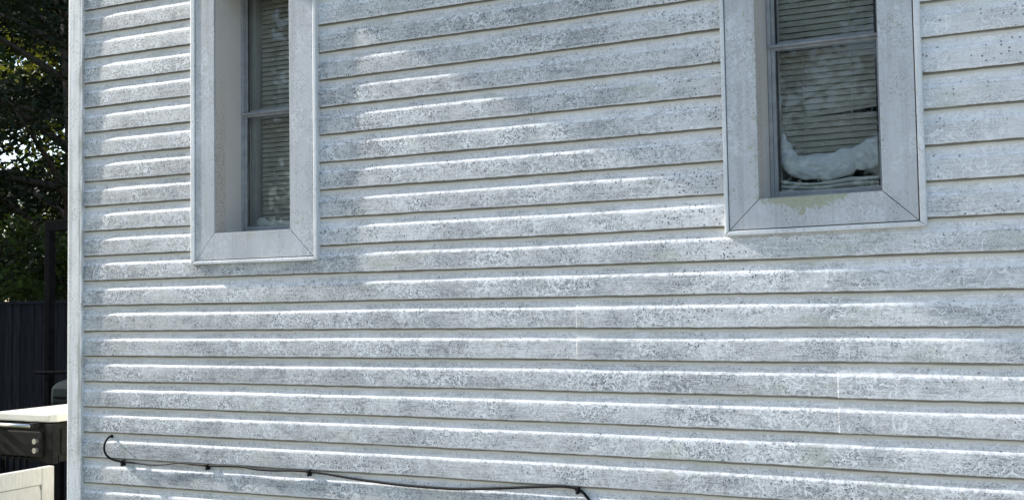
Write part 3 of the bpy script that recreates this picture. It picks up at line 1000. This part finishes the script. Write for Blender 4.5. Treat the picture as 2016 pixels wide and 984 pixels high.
for z_ in (0.35, 1.0, 1.45):
    boxobj("rail", (-11.25, -4.1, FY + .022, FY + .06, z_, z_ + .085), M['fence'], fence)
boxobj("cap", (-11.25, -4.1, FY - .02, FY + .065, 1.656, 1.68), M['fence'], fence)
for i in range(4):
    xx = -11.2 + i * 2.36
    boxobj("fence_post", (xx - .05, xx + .05, FY + .062, FY + .16, 0, 1.64), M['fence'], fence)

# ------------------------------------------------------------------ trees
def leaf_mesh(name, centers, radii, counts, size, mat, seed, flat=0.6, droop=0.0, aspect=0.5):
    r = np.random.default_rng(seed)
    P, S = [], []
    for c, rd, n in zip(centers, radii, counts):
        d = r.normal(size=(n, 3))
        d /= np.linalg.norm(d, axis=1)[:, None]
        q = d * (r.random(n) ** 0.45)[:, None] * np.array([rd, rd, rd * flat])
        q[:, 2] -= droop * (q[:, 0] ** 2 + q[:, 1] ** 2) / max(rd, .1)
        P.append(np.array(c) + q)
    P = np.concatenate(P)
    n = len(P)
    a = r.normal(size=(n, 3)); a[:, 2] *= 0.7; a /= np.linalg.norm(a, axis=1)[:, None]
    b = np.cross(a, r.normal(size=(n, 3))); b /= np.linalg.norm(b, axis=1)[:, None]
    L = size * (0.6 + 0.8 * r.random(n))[:, None]
    nrm = np.cross(a, b)
    v = np.empty((n, 4, 3), dtype=np.float32)
    v[:, 0] = P - a * L * .5
    v[:, 1] = P + b * L * aspect * .5 + nrm * L * .10
    v[:, 2] = P + a * L * .5
    v[:, 3] = P - b * L * aspect * .5 + nrm * L * .10
    me = bpy.data.meshes.new(name)
    me.vertices.add(n * 4); me.vertices.foreach_set("co", v.ravel())
    me.loops.add(n * 4); me.loops.foreach_set("vertex_index", np.arange(n * 4, dtype=np.int32))
    me.polygons.add(n); me.polygons.foreach_set("loop_start", np.arange(0, n * 4, 4, dtype=np.int32))
    me.update(calc_edges=True)
    me.materials.append(mat)
    return me

def tree(name, loc, height, spread, leafmat, label, cat, seed, nleaf, lsize, low=0.25, flat=0.55, clusters=40, group=None, droop=0.0, aspect=0.5, trunk_r=None):
    rr = random.Random(seed)
    e = empty(name, loc, label, cat, group)
    L = Vector(loc)
    tr = trunk_r or height * 0.022
    bm = bmesh.new()
    pts = [Vector((0, 0, -.1))]
    for i in range(1, 8):
        t = i / 7
        pts.append(Vector((rr.uniform(-.03, .03) * height * t, rr.uniform(-.03, .03) * height * t, height * .94 * t)))
    sp_ = spline(pts, 3)
    tube(bm, [L + p for p in sp_], [tr * (1.25 - 1.1 * i / len(sp_)) for i in range(len(sp_))], 9)
    cen, rad_, cnt = [], [], []
    for i in range(clusters):
        t = low + (0.98 - low) * (i + .5) / clusters
        f = (t - low) / (1 - low)
        w = spread * (math.sin(math.pi * min(1, .18 + .82 * f)) ** .6) * rr.uniform(.55, 1.05)
        an = i * 2.399 + rr.uniform(-.3, .3)
        base = sp_[min(len(sp_) - 1, int((t * .92) * (len(sp_) - 1)))]
        tip = Vector((math.cos(an) * w, math.sin(an) * w, height * t + rr.uniform(-.05, .08) * height - droop * w * .3))
        mid_ = base.lerp(tip, .5) + Vector((0, 0, .06 * w))
        tube(bm, [L + q for q in spline([base, mid_, tip], 4)], [tr * .32 * (1 - f * .6) * (1 - .85 * q / 8) for q in range(9)], 5)
        for cc in range(3):
            c = base.lerp(tip, (.55, .8, 1.0)[cc]) + Vector((rr.uniform(-.2, .2), rr.uniform(-.2, .2), rr.uniform(-.1, .1))) * spread * .35
            cen.append(tuple(L + c)); rad_.append(spread * rr.uniform(.16, .32)); cnt.append(int(nleaf / clusters / 3))
    bmobj("trunk", bm, M['bark'], e, smooth=True)
    me = leaf_mesh("crown", cen, rad_, cnt, lsize, leafmat, seed, flat, droop, aspect)
    put(bpy.data.objects.new("crown", me), e)
    return e

tree("evergreen_tree", (-8.9, 5.6, 0), 9.5, 3.0, M['leaf_dark'], "dark evergreen tree rising right behind the plank fence", "tree", 11, 36000, .10, .16, .45, 46, "trees behind the fence", .12, .38)
tree("evergreen_tree", (-13.5, 6.6, 0), 11.0, 3.6, M['leaf_dark'], "tall dark evergreen at the left edge of the photo", "tree", 12, 30000, .13, .14, .45, 42, "trees behind the fence", .10, .38)
tree("leafy_tree", (-14.6, 11.6, 0), 8.5, 3.4, M['leaf_gold'], "yellow-green leafy tree glowing through the dark evergreens", "tree", 13, 20000, .15, .12, .6, 36, "trees behind the fence")
tree("leafy_tree", (-20.5, 13.5, 0), 9.5, 4.0, M['leaf_mid'], "far green leafy tree seen between the evergreen branches", "tree", 14, 18000, .19, .08, .6, 34, "trees behind the fence")
tree("shrub", (-7.35, 4.0, 0), 2.5, 1.0, M['leaf_mid'], "green shrub showing above the top of the plank fence", "shrub", 15, 9000, .065, .22, .7, 22, None, 0, .5, .03)
tree("leafy_tree", (-15.5, 3.4, 0), 11.0, 2.9, M['leaf_mid'], "unseen leafy tree added to shade the plank fence", "tree", 16, 34000, .2, .14, .6, 40, "trees beside the yard")  # out-of-view crown added to keep the fence and post in shade
# trees opposite the wall, seen only as reflections in the panes
for i, (tx, ty, th, sp_w) in enumerate(((-10.5, -8.8, 9.0, 3.3), (-15.5, -11.5, 11.0, 3.6), (-3.2, -16.5, 11.0, 3.6), (2.2, -18.0, 10.0, 3.4))):
    tree("yard_tree", (tx, ty, 0), th, sp_w, M['leaf_mid'], ("shorter leafy tree mirrored in the window nearest the house corner",
         "taller leafy tree mirrored in the window nearest the house corner", "taller leafy tree mirrored in the window with white padding",
         "shorter leafy tree mirrored in the window with white padding")[i], "tree", 30 + i, 11000, .20, .16, .6, 28, "trees across the yard")
